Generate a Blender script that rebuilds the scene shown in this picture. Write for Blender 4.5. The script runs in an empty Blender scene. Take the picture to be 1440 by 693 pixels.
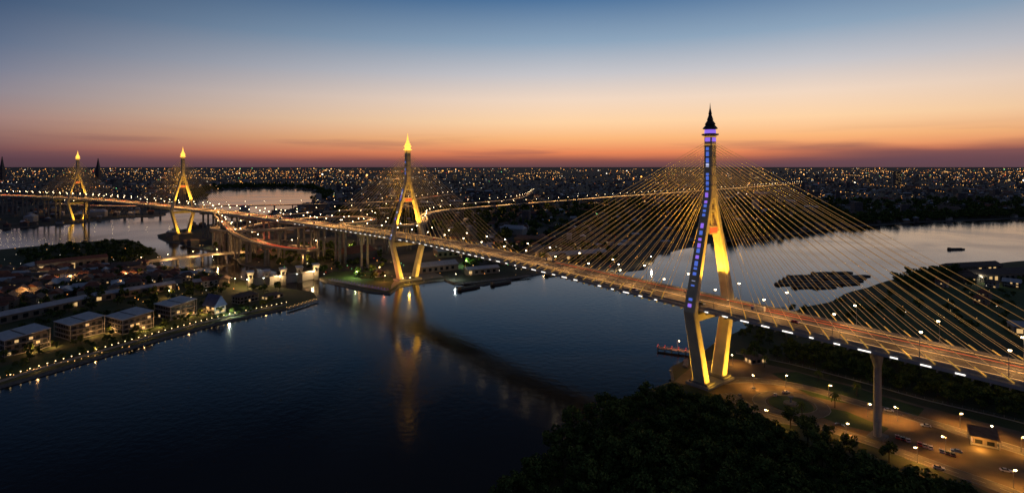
import bpy, math, random
from mathutils import Vector, Matrix, noise
from mathutils.geometry import tessellate_polygon
random.seed(7)
R=random.random
def U(a,b): return a+(b-a)*random.random()
F=769.0; CAMH=137.0; HOR=234.0; G=1.6
def site(px,py,z=0.0):
    y=F*(CAMH-z)/(py-HOR); return Vector(((px-720)/F*y,y,z))
scene=bpy.context.scene
COL=scene.collection
# ------------------------------------------------------------ materials
def lin(c):
    return tuple(((v/255)/12.92 if v/255<=0.04045 else (((v/255)+0.055)/1.055)**2.4) for v in c)
MATS={}
def mat(name,col,rough=0.7,col2=None,scale=0.2,metal=0.0,emis=None,es=0.0,sample=True,bump=0.0,spec=0.4,detail=4):
    m=bpy.data.materials.new(name); m.use_nodes=True
    nt=m.node_tree; b=nt.nodes['Principled BSDF']
    b.inputs['Base Color'].default_value=(*col,1); b.inputs['Roughness'].default_value=rough
    b.inputs['Metallic'].default_value=metal; b.inputs['Specular IOR Level'].default_value=spec
    if col2 is not None or bump>0:
        tc=nt.nodes.new('ShaderNodeTexCoord'); n=nt.nodes.new('ShaderNodeTexNoise')
        n.inputs['Scale'].default_value=scale; n.inputs['Detail'].default_value=detail
        nt.links.new(tc.outputs['Object'],n.inputs['Vector'])
        if col2 is not None:
            r=nt.nodes.new('ShaderNodeValToRGB'); r.color_ramp.elements[0].position=0.35; r.color_ramp.elements[1].position=0.65
            r.color_ramp.elements[0].color=(*col,1); r.color_ramp.elements[1].color=(*col2,1)
            nt.links.new(n.outputs['Fac'],r.inputs['Fac']); nt.links.new(r.outputs['Color'],b.inputs['Base Color'])
        if bump>0:
            bp=nt.nodes.new('ShaderNodeBump'); bp.inputs['Strength'].default_value=bump
            nt.links.new(n.outputs['Fac'],bp.inputs['Height']); nt.links.new(bp.outputs['Normal'],b.inputs['Normal'])
    if emis is not None:
        b.inputs['Emission Color'].default_value=(*emis,1); b.inputs['Emission Strength'].default_value=es
        if not sample: m.cycles.emission_sampling='NONE'
    MATS[name]=m; return m
asphalt=mat('asphalt',(0.10,0.085,0.07),0.85,(0.16,0.14,0.115),0.3)
asphalt_lot=mat('pale_asphalt',(0.12,0.11,0.09),0.85,(0.2,0.18,0.14),0.12)
paint=mat('road_paint',(0.7,0.7,0.66),0.6)
concrete=mat('concrete',(0.34,0.33,0.31),0.8,(0.42,0.4,0.37),0.4,bump=0.1)
conc_dark=mat('weathered_concrete',(0.2,0.19,0.18),0.85,(0.28,0.27,0.25),0.25)
pylonc=mat('pylon_painted_concrete',(0.72,0.62,0.4),0.6,(0.56,0.47,0.31),0.15)
steel=mat('fascia_steel',(0.42,0.42,0.43),0.5,(0.32,0.32,0.33),0.1,metal=0.2)
cablem=mat('cable_sheath_glow',(0.75,0.6,0.3),0.45,emis=(1.0,0.50,0.13),es=0.21,sample=False)  # floodlight on the stays is put in as weak warm emission
cablef=mat('cable_sheath_glow_dim',(0.6,0.48,0.26),0.45,emis=(1.0,0.5,0.13),es=0.12,sample=False)  # farther stays: duller base, floodlight put in as fainter emission
polem=mat('galvanised_pole',(0.3,0.3,0.3),0.5,metal=0.6)
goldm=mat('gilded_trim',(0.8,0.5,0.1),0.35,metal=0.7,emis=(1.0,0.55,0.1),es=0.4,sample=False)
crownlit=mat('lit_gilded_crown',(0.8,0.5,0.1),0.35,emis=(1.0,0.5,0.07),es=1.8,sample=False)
darkm=mat('dark_bronze',(0.05,0.04,0.045),0.5)
e_purple=mat('led_purple',(0.1,0.1,0.1),0.4,emis=(0.32,0.16,0.9),es=0.9,sample=False)
e_blue=mat('led_blue',(0.1,0.1,0.1),0.4,emis=(0.10,0.2,0.85),es=0.7,sample=False)
e_pale=mat('led_pale',(0.1,0.1,0.1),0.4,emis=(0.6,0.65,1.0),es=0.9,sample=False)
e_white=mat('lamp_white',(0.8,0.8,0.8),0.4,emis=(1.0,0.93,0.8),es=14,sample=False)
e_whitef=mat('city_lamp_white',(0.8,0.8,0.8),0.4,emis=(1.0,0.88,0.68),es=3.2,sample=False)
e_deck=mat('deck_edge_light',(0.8,0.8,0.8),0.4,emis=(1.0,0.92,0.82),es=1.9,sample=False)
e_warm=mat('lamp_warm',(0.8,0.7,0.5),0.4,emis=(1.0,0.74,0.40),es=24,sample=False)
e_orange=mat('lamp_sodium',(0.8,0.5,0.2),0.4,emis=(1.0,0.38,0.07),es=3.4,sample=False)
e_green=mat('lamp_green',(0.2,0.8,0.3),0.4,emis=(0.3,1.0,0.35),es=1.6,sample=False)
e_red=mat('lamp_red',(0.8,0.1,0.1),0.4,emis=(1.0,0.06,0.02),es=1.6,sample=False)
e_head=mat('car_headlamp',(0.8,0.8,0.8),0.3,emis=(1.0,0.9,0.7),es=1.2,sample=False)
e_tail=mat('car_taillamp',(0.4,0.02,0.02),0.3,emis=(1.0,0.05,0.02),es=0.5,sample=False)
e_trail=mat('traffic_trail_warm',(0.8,0.5,0.2),0.4,emis=(1.0,0.50,0.16),es=1.2,sample=False)
e_trailr=mat('traffic_trail_red',(0.8,0.1,0.1),0.4,emis=(1.0,0.2,0.05),es=0.7,sample=False)
e_dot=mat('lamp_amber',(0.8,0.5,0.2),0.4,emis=(1.0,0.52,0.16),es=2.9,sample=False)
e_prom=mat('promenade_lantern',(0.8,0.6,0.3),0.4,emis=(1.0,0.68,0.3),es=7,sample=False)
e_win=mat('window_lit',(0.5,0.4,0.2),0.3,emis=(1.0,0.62,0.25),es=0.7,sample=False)
glass=mat('window_glass',(0.02,0.025,0.03),0.1,spec=0.6)
roof_grey=mat('metal_roof_grey',(0.55,0.57,0.62),0.45,(0.44,0.46,0.5),0.3)
roof_red=mat('tile_roof_red',(0.2,0.075,0.05),0.8,(0.27,0.12,0.08),0.5)
roof_brown=mat('tile_roof_brown',(0.14,0.1,0.085),0.8,(0.2,0.15,0.12),0.5)
roof_blue=mat('tile_roof_blue',(0.05,0.08,0.22),0.6,(0.04,0.06,0.15),0.5)
wall_w=mat('wall_render_white',(0.5,0.48,0.44),0.8,(0.4,0.38,0.35),0.3)
wall_t=mat('wall_render_tan',(0.3,0.24,0.18),0.8,(0.22,0.18,0.14),0.3)
wall_d=mat('wall_dark',(0.08,0.08,0.085),0.8,(0.13,0.12,0.12),0.2)
lawn=mat('lawn_grass',(0.07,0.12,0.03),0.9,(0.045,0.08,0.022),0.15,detail=8)
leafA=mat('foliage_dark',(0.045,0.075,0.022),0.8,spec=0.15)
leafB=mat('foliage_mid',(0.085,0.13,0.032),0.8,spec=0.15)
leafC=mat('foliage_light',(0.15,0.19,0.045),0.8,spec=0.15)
bark=mat('bark',(0.09,0.065,0.045),0.9)
paving=mat('paving',(0.28,0.26,0.23),0.85,(0.22,0.2,0.18),0.4)
sand=mat('compacted_earth',(0.24,0.18,0.11),0.9,(0.13,0.10,0.06),0.06,detail=8)
land_m=mat('city_ground',(0.035,0.045,0.022),0.95,(0.10,0.09,0.08),0.012,detail=10)
land_n=mat('island_ground',(0.05,0.075,0.025),0.95,(0.085,0.09,0.045),0.03,detail=10)
bankm=mat('bank_revetment',(0.2,0.19,0.17),0.9,(0.12,0.12,0.11),0.5)
hull=mat('barge_hull',(0.09,0.08,0.08),0.7,(0.14,0.1,0.08),0.4)
cargo=mat('barge_cover',(0.12,0.14,0.12),0.8,(0.2,0.2,0.17),0.3)
rubber=mat('rubber',(0.02,0.02,0.02),0.9)
carpaints=[mat('car_paint_'+n,c,0.3,spec=0.6) for n,c in (('silver',(0.5,0.5,0.52)),('white',(0.75,0.75,0.74)),('black',(0.03,0.03,0.035)),('red',(0.35,0.03,0.03)),('blue',(0.04,0.08,0.25)))]
signm=mat('sign_red_gold',(0.5,0.05,0.03),0.5,emis=(1.0,0.2,0.04),es=0.6,sample=False)

# ------------------------------------------------------------ mesh builder
class MB:
    def __init__(s): s.v=[]; s.f=[]; s.mi=[]; s.m=[]
    def mid(s,m):
        if m not in s.m: s.m.append(m)
        return s.m.index(m)
    def add(s,vs,fs,m):
        o=len(s.v); s.v+= [tuple(x) for x in vs]; k=s.mid(m)
        for f in fs: s.f.append([i+o for i in f]); s.mi.append(k)
    def box(s,c,sz,m,rz=0.0):
        x,y,z=sz[0]/2,sz[1]/2,sz[2]/2; ca,sa=math.cos(rz),math.sin(rz)
        vs=[]
        for dz in (-z,z):
            for dx,dy in ((-x,-y),(x,-y),(x,y),(-x,y)):
                vs.append((c[0]+dx*ca-dy*sa,c[1]+dx*sa+dy*ca,c[2]+dz))
        s.add(vs,[(3,2,1,0),(4,5,6,7),(0,1,5,4),(1,2,6,5),(2,3,7,6),(3,0,4,7)],m)
    def loft(s,rings,m,cap=True):
        n=len(rings[0]); vs=[p for r in rings for p in r]; fs=[]
        for k in range(len(rings)-1):
            for i in range(n):
                j=(i+1)%n; fs.append((k*n+i,k*n+j,(k+1)*n+j,(k+1)*n+i))
        if cap: fs.append(tuple(range(n-1,-1,-1))); fs.append(tuple((len(rings)-1)*n+i for i in range(n)))
        s.add(vs,fs,m)
    def cyl(s,p0,p1,r0,r1,m,n=6,cap=True):
        p0=Vector(p0);p1=Vector(p1);d=(p1-p0).normalized()
        a=d.cross(Vector((0,0,1)) if abs(d.z)<0.95 else Vector((1,0,0))).normalized(); b=d.cross(a)
        ring=lambda p,r:[p+(a*math.cos(2*math.pi*i/n)+b*math.sin(2*math.pi*i/n))*r for i in range(n)]
        s.loft([ring(p0,r0),ring(p1,r1)],m,cap)
    def octa(s,c,r,m):
        x,y,z=c
        s.add([(x+r,y,z),(x,y+r,z),(x-r,y,z),(x,y-r,z),(x,y,z+r),(x,y,z-r)],[(0,1,4),(1,2,4),(2,3,4),(3,0,4),(1,0,5),(2,1,5),(3,2,5),(0,3,5)],m)
    def mesh(s,name):
        me=bpy.data.meshes.new(name); me.from_pydata(s.v,[],s.f)
        for m in s.m: me.materials.append(m)
        me.polygons.foreach_set('material_index',s.mi); me.update(); return me
    def obj(s,name,parent=None,loc=(0,0,0),rz=0):
        o=bpy.data.objects.new(name,s.mesh(name)); COL.objects.link(o); o.location=loc; o.rotation_euler[2]=rz
        if parent: o.parent=parent
        return o
def empty(name,loc=(0,0,0)):
    e=bpy.data.objects.new(name,None); COL.objects.link(e); e.location=loc; return e
def inst(name,me,loc,rz=0,sc=1,parent=None):
    o=bpy.data.objects.new(name,me); COL.objects.link(o); o.location=loc; o.rotation_euler[2]=rz
    o.scale=(sc,sc,sc) if not isinstance(sc,tuple) else sc
    if parent: o.parent=parent
    return o
NL=[0]; site_lighting=empty('site_lighting')
def lamp(loc,power,col,kind='POINT',target=None,size=70,parent=None,rad=0.5,blend=0.6):
    l=bpy.data.lights.new('light',kind); l.energy=power; l.color=col; l.shadow_soft_size=rad
    o=bpy.data.objects.new('lamp_light',l); COL.objects.link(o); o.location=loc
    if kind=='SPOT':
        l.spot_size=math.radians(size); l.spot_blend=blend
        d=(Vector(target)-Vector(loc)); o.rotation_euler=d.to_track_quat('-Z','Y').to_euler()
    o.parent=parent or site_lighting
    NL[0]+=1; return o
def smooth_path(pts,step):
    pts=[Vector(p) for p in pts]; P=[pts[0]*2-pts[1]]+pts+[pts[-1]*2-pts[-2]]; out=[]
    for i in range(1,len(P)-2):
        a,b,c,d=P[i-1],P[i],P[i+1],P[i+2]; n=max(2,int((c-b).length/step))
        for k in range(n):
            t=k/n
            out.append(0.5*((2*b)+(c-a)*t+(2*a-5*b+4*c-d)*t*t+(3*b-a-3*c+d)*t**3))
    out.append(pts[-1]); return out
def frames(path):
    fr=[]
    for i,p in enumerate(path):
        d=(path[min(i+1,len(path)-1)]-path[max(i-1,0)]); d.z=0; d.normalize()
        fr.append((p,d,Vector((d.y,-d.x,0))))
    return fr
def ribbon(mb,fr,prof,mats,closed=True):
    n=len(prof); vs=[]
    for p,d,r in fr:
        for o,z in prof: vs.append(p+r*o+Vector((0,0,z)))
    segs=n if closed else n-1
    for j in range(segs):
        m=mats[j] if isinstance(mats,list) else mats
        mb.add([vs[k*n+q] for k in range(len(fr)) for q in (j,(j+1)%n)],[(2*k,2*k+2,2*k+3,2*k+1) for k in range(len(fr)-1)],m)
def pip(x,y,poly):
    c=False; j=len(poly)-1
    for i in range(len(poly)):
        xi,yi=poly[i][0],poly[i][1]; xj,yj=poly[j][0],poly[j][1]
        if (yi>y)!=(yj>y) and x<(xj-xi)*(y-yi)/(yj-yi)+xi: c=not c
        j=i
    return c

# ------------------------------------------------------------ camera
cd=bpy.data.cameras.new('camera'); cam=bpy.data.objects.new('camera',cd); COL.objects.link(cam)
cam.location=(0,0,CAMH); cam.rotation_euler=(math.radians(90),0,0)
cd.sensor_width=36; cd.lens=36*F/1440; cd.shift_y=-(346.5-HOR)/1440; cd.clip_start=1; cd.clip_end=200000
scene.camera=cam
scene.view_settings.view_transform='Standard'; scene.view_settings.look='None'; scene.view_settings.exposure=0

# ------------------------------------------------------------ world (dusk sky)
w=bpy.data.worlds.new('World'); scene.world=w; w.use_nodes=True; nt=w.node_tree; N=nt.nodes; L=nt.links
bg=N['Background']
tc=N.new('ShaderNodeTexCoord'); sep=N.new('ShaderNodeSeparateXYZ'); L.new(tc.outputs['Generated'],sep.inputs[0])
def math_(op,a,b=None,clamp=False):
    n=N.new('ShaderNodeMath'); n.operation=op; n.use_clamp=clamp
    for i,v in enumerate((a,b)):
        if v is None: continue
        if isinstance(v,(int,float)): n.inputs[i].default_value=v
        else: L.new(v,n.inputs[i])
    return n.outputs[0]
def maprange(v,a,b,c=0,d=1):
    n=N.new('ShaderNodeMapRange'); n.interpolation_type='SMOOTHSTEP'
    for k,x in zip(('From Min','From Max','To Min','To Max'),(a,b,c,d)): n.inputs[k].default_value=x
    L.new(v,n.inputs['Value']); return n.outputs[0]
def ramp(fac,stops):
    r=N.new('ShaderNodeValToRGB'); e=r.color_ramp.elements
    while len(e)<len(stops): e.new(0.5)
    for i,(p,c) in enumerate(stops): e[i].position=p; e[i].color=(*lin(c),1)
    L.new(fac,r.inputs['Fac']); return r.outputs['Color']
def mixc(f,a,b):
    m=N.new('ShaderNodeMix'); m.data_type='RGBA'; L.new(f,m.inputs['Factor'])
    for s,v in ((6,a),(7,b)):
        if isinstance(v,tuple): m.inputs[s].default_value=(*lin(v),1)
        else: L.new(v,m.inputs[s])
    return m.outputs[2]
z=sep.outputs['Z']
zz=math_('MULTIPLY',z,2.0,True)   # 0..0.5 -> 0..1
glow=[(0,(106,66,68)),(0.02,(164,92,76)),(0.05,(234,136,90)),(0.10,(252,184,124)),(0.16,(255,212,166)),(0.24,(242,216,194)),(0.33,(200,198,202)),(0.44,(142,165,188)),(0.58,(80,117,157)),(0.8,(34,48,72)),(1.0,(50,58,76))]
away=[(0,(58,50,64)),(0.02,(68,56,72)),(0.045,(84,68,82)),(0.085,(122,94,100)),(0.13,(140,114,120)),(0.2,(118,118,138)),(0.26,(90,106,136)),(0.33,(64,90,124)),(0.44,(42,68,104)),(0.8,(24,33,52)),(1.0,(42,50,66))]
cg=ramp(zz,glow); ca=ramp(zz,away)
az=math.radians(17); sx,sy=math.sin(az),math.cos(az)
hl=math_('MAXIMUM',math_('SQRT',math_('ADD',math_('MULTIPLY',sep.outputs['X'],sep.outputs['X']),math_('MULTIPLY',sep.outputs['Y'],sep.outputs['Y']))),0.01)
dot=math_('DIVIDE',math_('ADD',math_('MULTIPLY',sep.outputs['X'],sx),math_('MULTIPLY',sep.outputs['Y'],sy)),hl)
mr=N.new('ShaderNodeMapRange'); mr.inputs['From Min'].default_value=0.42; mr.inputs['From Max'].default_value=0.98; L.new(dot,mr.inputs['Value'])
sky=mixc(mr.outputs[0],ca,cg)
ax_=math_('DIVIDE',sep.outputs['X'],hl)
mpn=N.new('ShaderNodeMapping'); mpn.inputs['Scale'].default_value=(3,3,20); L.new(tc.outputs['Generated'],mpn.inputs['Vector'])
nzb=N.new('ShaderNodeTexNoise'); nzb.inputs['Scale'].default_value=1.3; nzb.inputs['Detail'].default_value=4; L.new(mpn.outputs[0],nzb.inputs['Vector'])
zj=math_('ADD',z,math_('MULTIPLY',math_('SUBTRACT',nzb.outputs['Fac'],0.5),0.035))
bank=math_('MULTIPLY',math_('MULTIPLY',maprange(ax_,0.34,0.58),maprange(zj,0.042,0.022)),0.8)
sky=mixc(bank,sky,(96,70,82))
bank2=math_('MULTIPLY',maprange(zj,0.020,0.003),0.5)
sky=mixc(bank2,sky,(98,70,78))
mp=N.new('ShaderNodeMapping'); mp.inputs['Scale'].default_value=(2.2,2.2,34); L.new(tc.outputs['Generated'],mp.inputs['Vector'])
nz=N.new('ShaderNodeTexNoise'); nz.inputs['Scale'].default_value=1.6; nz.inputs['Detail'].default_value=5; L.new(mp.outputs[0],nz.inputs['Vector'])
cf=math_('MULTIPLY',math_('MULTIPLY',maprange(nz.outputs['Fac'],0.5,0.7),maprange(z,0.075,0.02)),0.4)
sky=mixc(cf,sky,(100,72,84))
L.new(sky,bg.inputs['Color']); bg.inputs['Strength'].default_value=1.0

# ------------------------------------------------------------ water
wm=bpy.data.materials.new('river_water'); wm.use_nodes=True; nt=wm.node_tree; b=nt.nodes['Principled BSDF']
b.inputs['Base Color'].default_value=(0.009,0.0075,0.0065,1); b.inputs['IOR'].default_value=1.26
tcw=nt.nodes.new('ShaderNodeTexCoord'); n1=nt.nodes.new('ShaderNodeTexNoise'); n1.inputs['Scale'].default_value=0.22; n1.inputs['Detail'].default_value=6
n2=nt.nodes.new('ShaderNodeTexNoise'); n2.inputs['Scale'].default_value=0.006; n2.inputs['Detail'].default_value=6; n2.inputs['Distortion'].default_value=1.2
nt.links.new(tcw.outputs['Object'],n1.inputs['Vector']); nt.links.new(tcw.outputs['Object'],n2.inputs['Vector'])
bp=nt.nodes.new('ShaderNodeBump'); bp.inputs['Strength'].default_value=0.16; bp.inputs['Distance'].default_value=0.6
nt.links.new(n1.outputs['Fac'],bp.inputs['Height']); nt.links.new(bp.outputs['Normal'],b.inputs['Normal'])
rr=nt.nodes.new('ShaderNodeMapRange'); rr.inputs['From Min'].default_value=0.35; rr.inputs['From Max'].default_value=0.65; rr.inputs['To Min'].default_value=0.07; rr.inputs['To Max'].default_value=0.17
nt.links.new(n2.outputs['Fac'],rr.inputs['Value']); nt.links.new(rr.outputs[0],b.inputs['Roughness'])
mb=MB(); mb.add([(-9000,-2000,0),(9000,-2000,0),(9000,9000,0),(-9000,9000,0)],[(0,1,2,3)],wm); mb.obj('river_water')

# ------------------------------------------------------------ land
FAR=[(-900,330),(0,322),(90,316),(180,306),(226,304),(238,296),(262,290),(268,284),(292,279),(286,273),(305,268),(330,266.5),(380,265),(415,265.6),(438,268.5),(450,274),(440,284),(415,293),(335,311),(270,320),(222,331),(232,339),(290,352),(335,366),(352,375),(400,382),(440,388),(456,396),(520,411),(548,414),(562,403),(625,394),(637,399),(680,401),(745,388),(800,379),(870,382),(905,378),(925,357),(1000,341),(1100,331),(1180,320),(1300,312),(1440,307),(2200,296)]
PEN=[(-1200,1000),(-300,640),(0,545),(150,500),(300,457),(410,433),(446,421),(440,413),(395,406),(350,398),(300,386),(225,374),(226,362),(214,352),(180,337),(100,343),(0,352),(-600,372)]
NEAR=[(560,1100),(690,730),(750,662),(800,615),(850,574),(920,548),(948,538),(945,518),(985,500),(1030,472),(1090,445),(1140,432),(1200,411),(1250,396),(1300,383),(1350,378),(1440,368),(2600,340),(3500,1100)]
def organic(pts,amp=3.0,step=25):
    out=[]; n=len(pts)
    for i in range(n):
        a=pts[i]; b2=pts[(i+1)%n]; out.append(a.copy()); ln=(b2-a).length
        if ln>20000: continue
        k=int(min(40,ln/step)); 
        for j in range(1,k):
            p=a.lerp(b2,j/k); q=noise.noise_vector(p*0.012)*amp*2+noise.noise_vector(p*0.05)*amp
            out.append(p+Vector((q.x,q.y,0)))
    return out
def land(name,pts,m,amp):
    pts=organic(pts,amp)
    for p in pts: p.z=0
    tris=tessellate_polygon([pts]); mb=MB()
    mb.add([(p.x,p.y,G) for p in pts],[tuple(t) for t in tris],m)
    n=len(pts)
    area=sum(pts[i].x*pts[(i+1)%n].y-pts[(i+1)%n].x*pts[i].y for i in range(n)); sg=1 if area>0 else -1
    outv=[]
    for i in range(n):
        d=(pts[(i+1)%n]-pts[i-1]).normalized(); outv.append(Vector((d.y,-d.x,0))*sg*2.5)
    mb.add([(p.x,p.y,G) for p in pts]+[(p.x+o.x,p.y+o.y,-0.6) for p,o in zip(pts,outv)],[(i,(i+1)%n,n+(i+1)%n,n+i) for i in range(n)],bankm)
    mb.obj(name); return pts
farW=[site(*p) for p in FAR]+[Vector((90000,6000,0)),Vector((90000,90000,0)),Vector((-90000,90000,0)),Vector((-90000,3000,0))]
farP=land('ground',farW,land_m,4)
penP=land('peninsula_ground',[site(*p) for p in PEN],land_n,2)
nearP=land('island_ground',[site(*p) for p in NEAR],land_n,3)
penW=[site(*p) for p in PEN]; nearW=[site(*p) for p in NEAR]
def on_land(p): return pip(p.x,p.y,farW) or pip(p.x,p.y,penW) or pip(p.x,p.y,nearW)
def sheet(name,pix,m,z=G+0.02):
    pts=organic([site(*p,0) for p in pix],1.2,8); tris=tessellate_polygon([pts]); mb=MB(); mb.add([(p.x,p.y,z) for p in pts],[tuple(t) for t in tris],m); return mb.obj(name)

# ------------------------------------------------------------ bridge geometry
P1=Vector((125,345,0));P2=Vector((-125,655,0));P3=Vector((-662,1100,0));P4=Vector((-1088,1370,0))
def wz(p,zv): return Vector((p.x,p.y,zv))
dirA=(P1-P2).normalized()
ctrl=[wz(P1+dirA*420,44),wz(P1+dirA*210,48.5),wz(P1,51.5),wz((P1+P2)/2,54),wz(P2,53),(-380,885,53),wz(P3,54),wz((P3+P4)/2,57),wz(P4,57),(-1480,1560,55),(-2000,1780,45),(-2700,2050,25)]
path=smooth_path(ctrl,6.0); fr=frames(path)
bridge=empty('cable_stayed_bridge')
mb=MB()
prof=[(-16,0),(16,0),(16,1.0),(16.35,1.0),(16.35,-0.3),(18.4,-0.5),(18.4,-2.0),(17.6,-2.2),(12,-3.6),(-12,-3.6),(-17.6,-2.2),(-18.4,-2.0),(-18.4,-0.5),(-16.35,-0.3),(-16.35,1.0),(-16,1.0)]
pm=[asphalt,concrete,concrete,concrete,concrete,steel,steel,steel,steel,steel,steel,steel,concrete,concrete,concrete,concrete]
ribbon(mb,fr,prof,pm); 
ribbon(mb,fr,[(-0.3,0.0),(-0.18,0.95),(0.18,0.95),(0.3,0.0)],concrete,closed=False)
mb.obj('deck',bridge)
mb=MB()
for off in (-15.4,-0.9,0.9,15.4):
    ribbon(mb,fr,[(off-0.09,0.012),(off+0.09,0.012)],paint,closed=False)
for off in (-11.8,-8.2,-4.6,4.6,8.2,11.8):
    for i in range(0,len(fr)-1,2):
        p,d,r=fr[i]; q=p+r*off+Vector((0,0,0.012)); a=fr[i+1][0]-p
        e=q+a*0.6
        mb.add([q-r*0.08,q+r*0.08,e+r*0.08,e-r*0.08],[(0,1,2,3)],paint)
mb.obj('lane_markings',bridge)
mb=MB(); me=MB(); ml=MB()
for i in range(0,len(fr)-1):
    p,d,r=fr[i]
    if p.y>1500: break
    for s in (-1,1):
        mb.cyl(p+r*s*18.2+Vector((0,0,-0.5)),p+r*s*18.2+Vector((0,0,0.9)),0.06,0.06,polem,4)
        q=fr[i+1][0]+fr[i+1][2]*s*18.2
        for h in (0.3,0.9): mb.cyl(p+r*s*18.2+Vector((0,0,h)),q+Vector((0,0,h)),0.05,0.05,polem,4,False)
    ang=math.atan2(r.y,r.x)
    me.box(p+Vector((0,0,-4.0)),(28,0.5,0.8),steel,ang)
    if i%2==0 and ((p-P1).length<420 or (p-P2).length<260):
        q=fr[i+1][0]
        for s in (-1,1):
            if R()<.12: continue
            c=(p+q)/2+r*s*18.5+Vector((0,0,-1.35)); ml.box(c,(0.2,U(2.0,5.6),0.5),e_deck,ang)
mb.obj('railing',bridge); me.obj('cross_girders',bridge); ml.obj('deck_edge_lights',bridge)

# traffic trails (long exposure)
mb=MB()
for k in range(190):
    off=random.choice([-13.6,-10,-6.4,-2.8,2.8,6.4,10,13.6])+U(-.6,.6); n=int(U(10,40)); i=random.randint(0,len(fr)-n-1)
    if fr[i][0].y<560 and R()<.6: continue
    seg=fr[i:i+n]; h=U(0.5,0.9); wd=U(0.04,0.10)*(1 if fr[i][0].y<700 else 2.0)
    m=e_trail if off<0 else random.choice([e_trail,e_trailr,e_trailr])
    ribbon(mb,seg,[(off-wd,h),(off+wd,h),(off+wd,h+0.12),(off-wd,h+0.12)],m)
mb.obj('traffic_light_trails',bridge)

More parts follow.
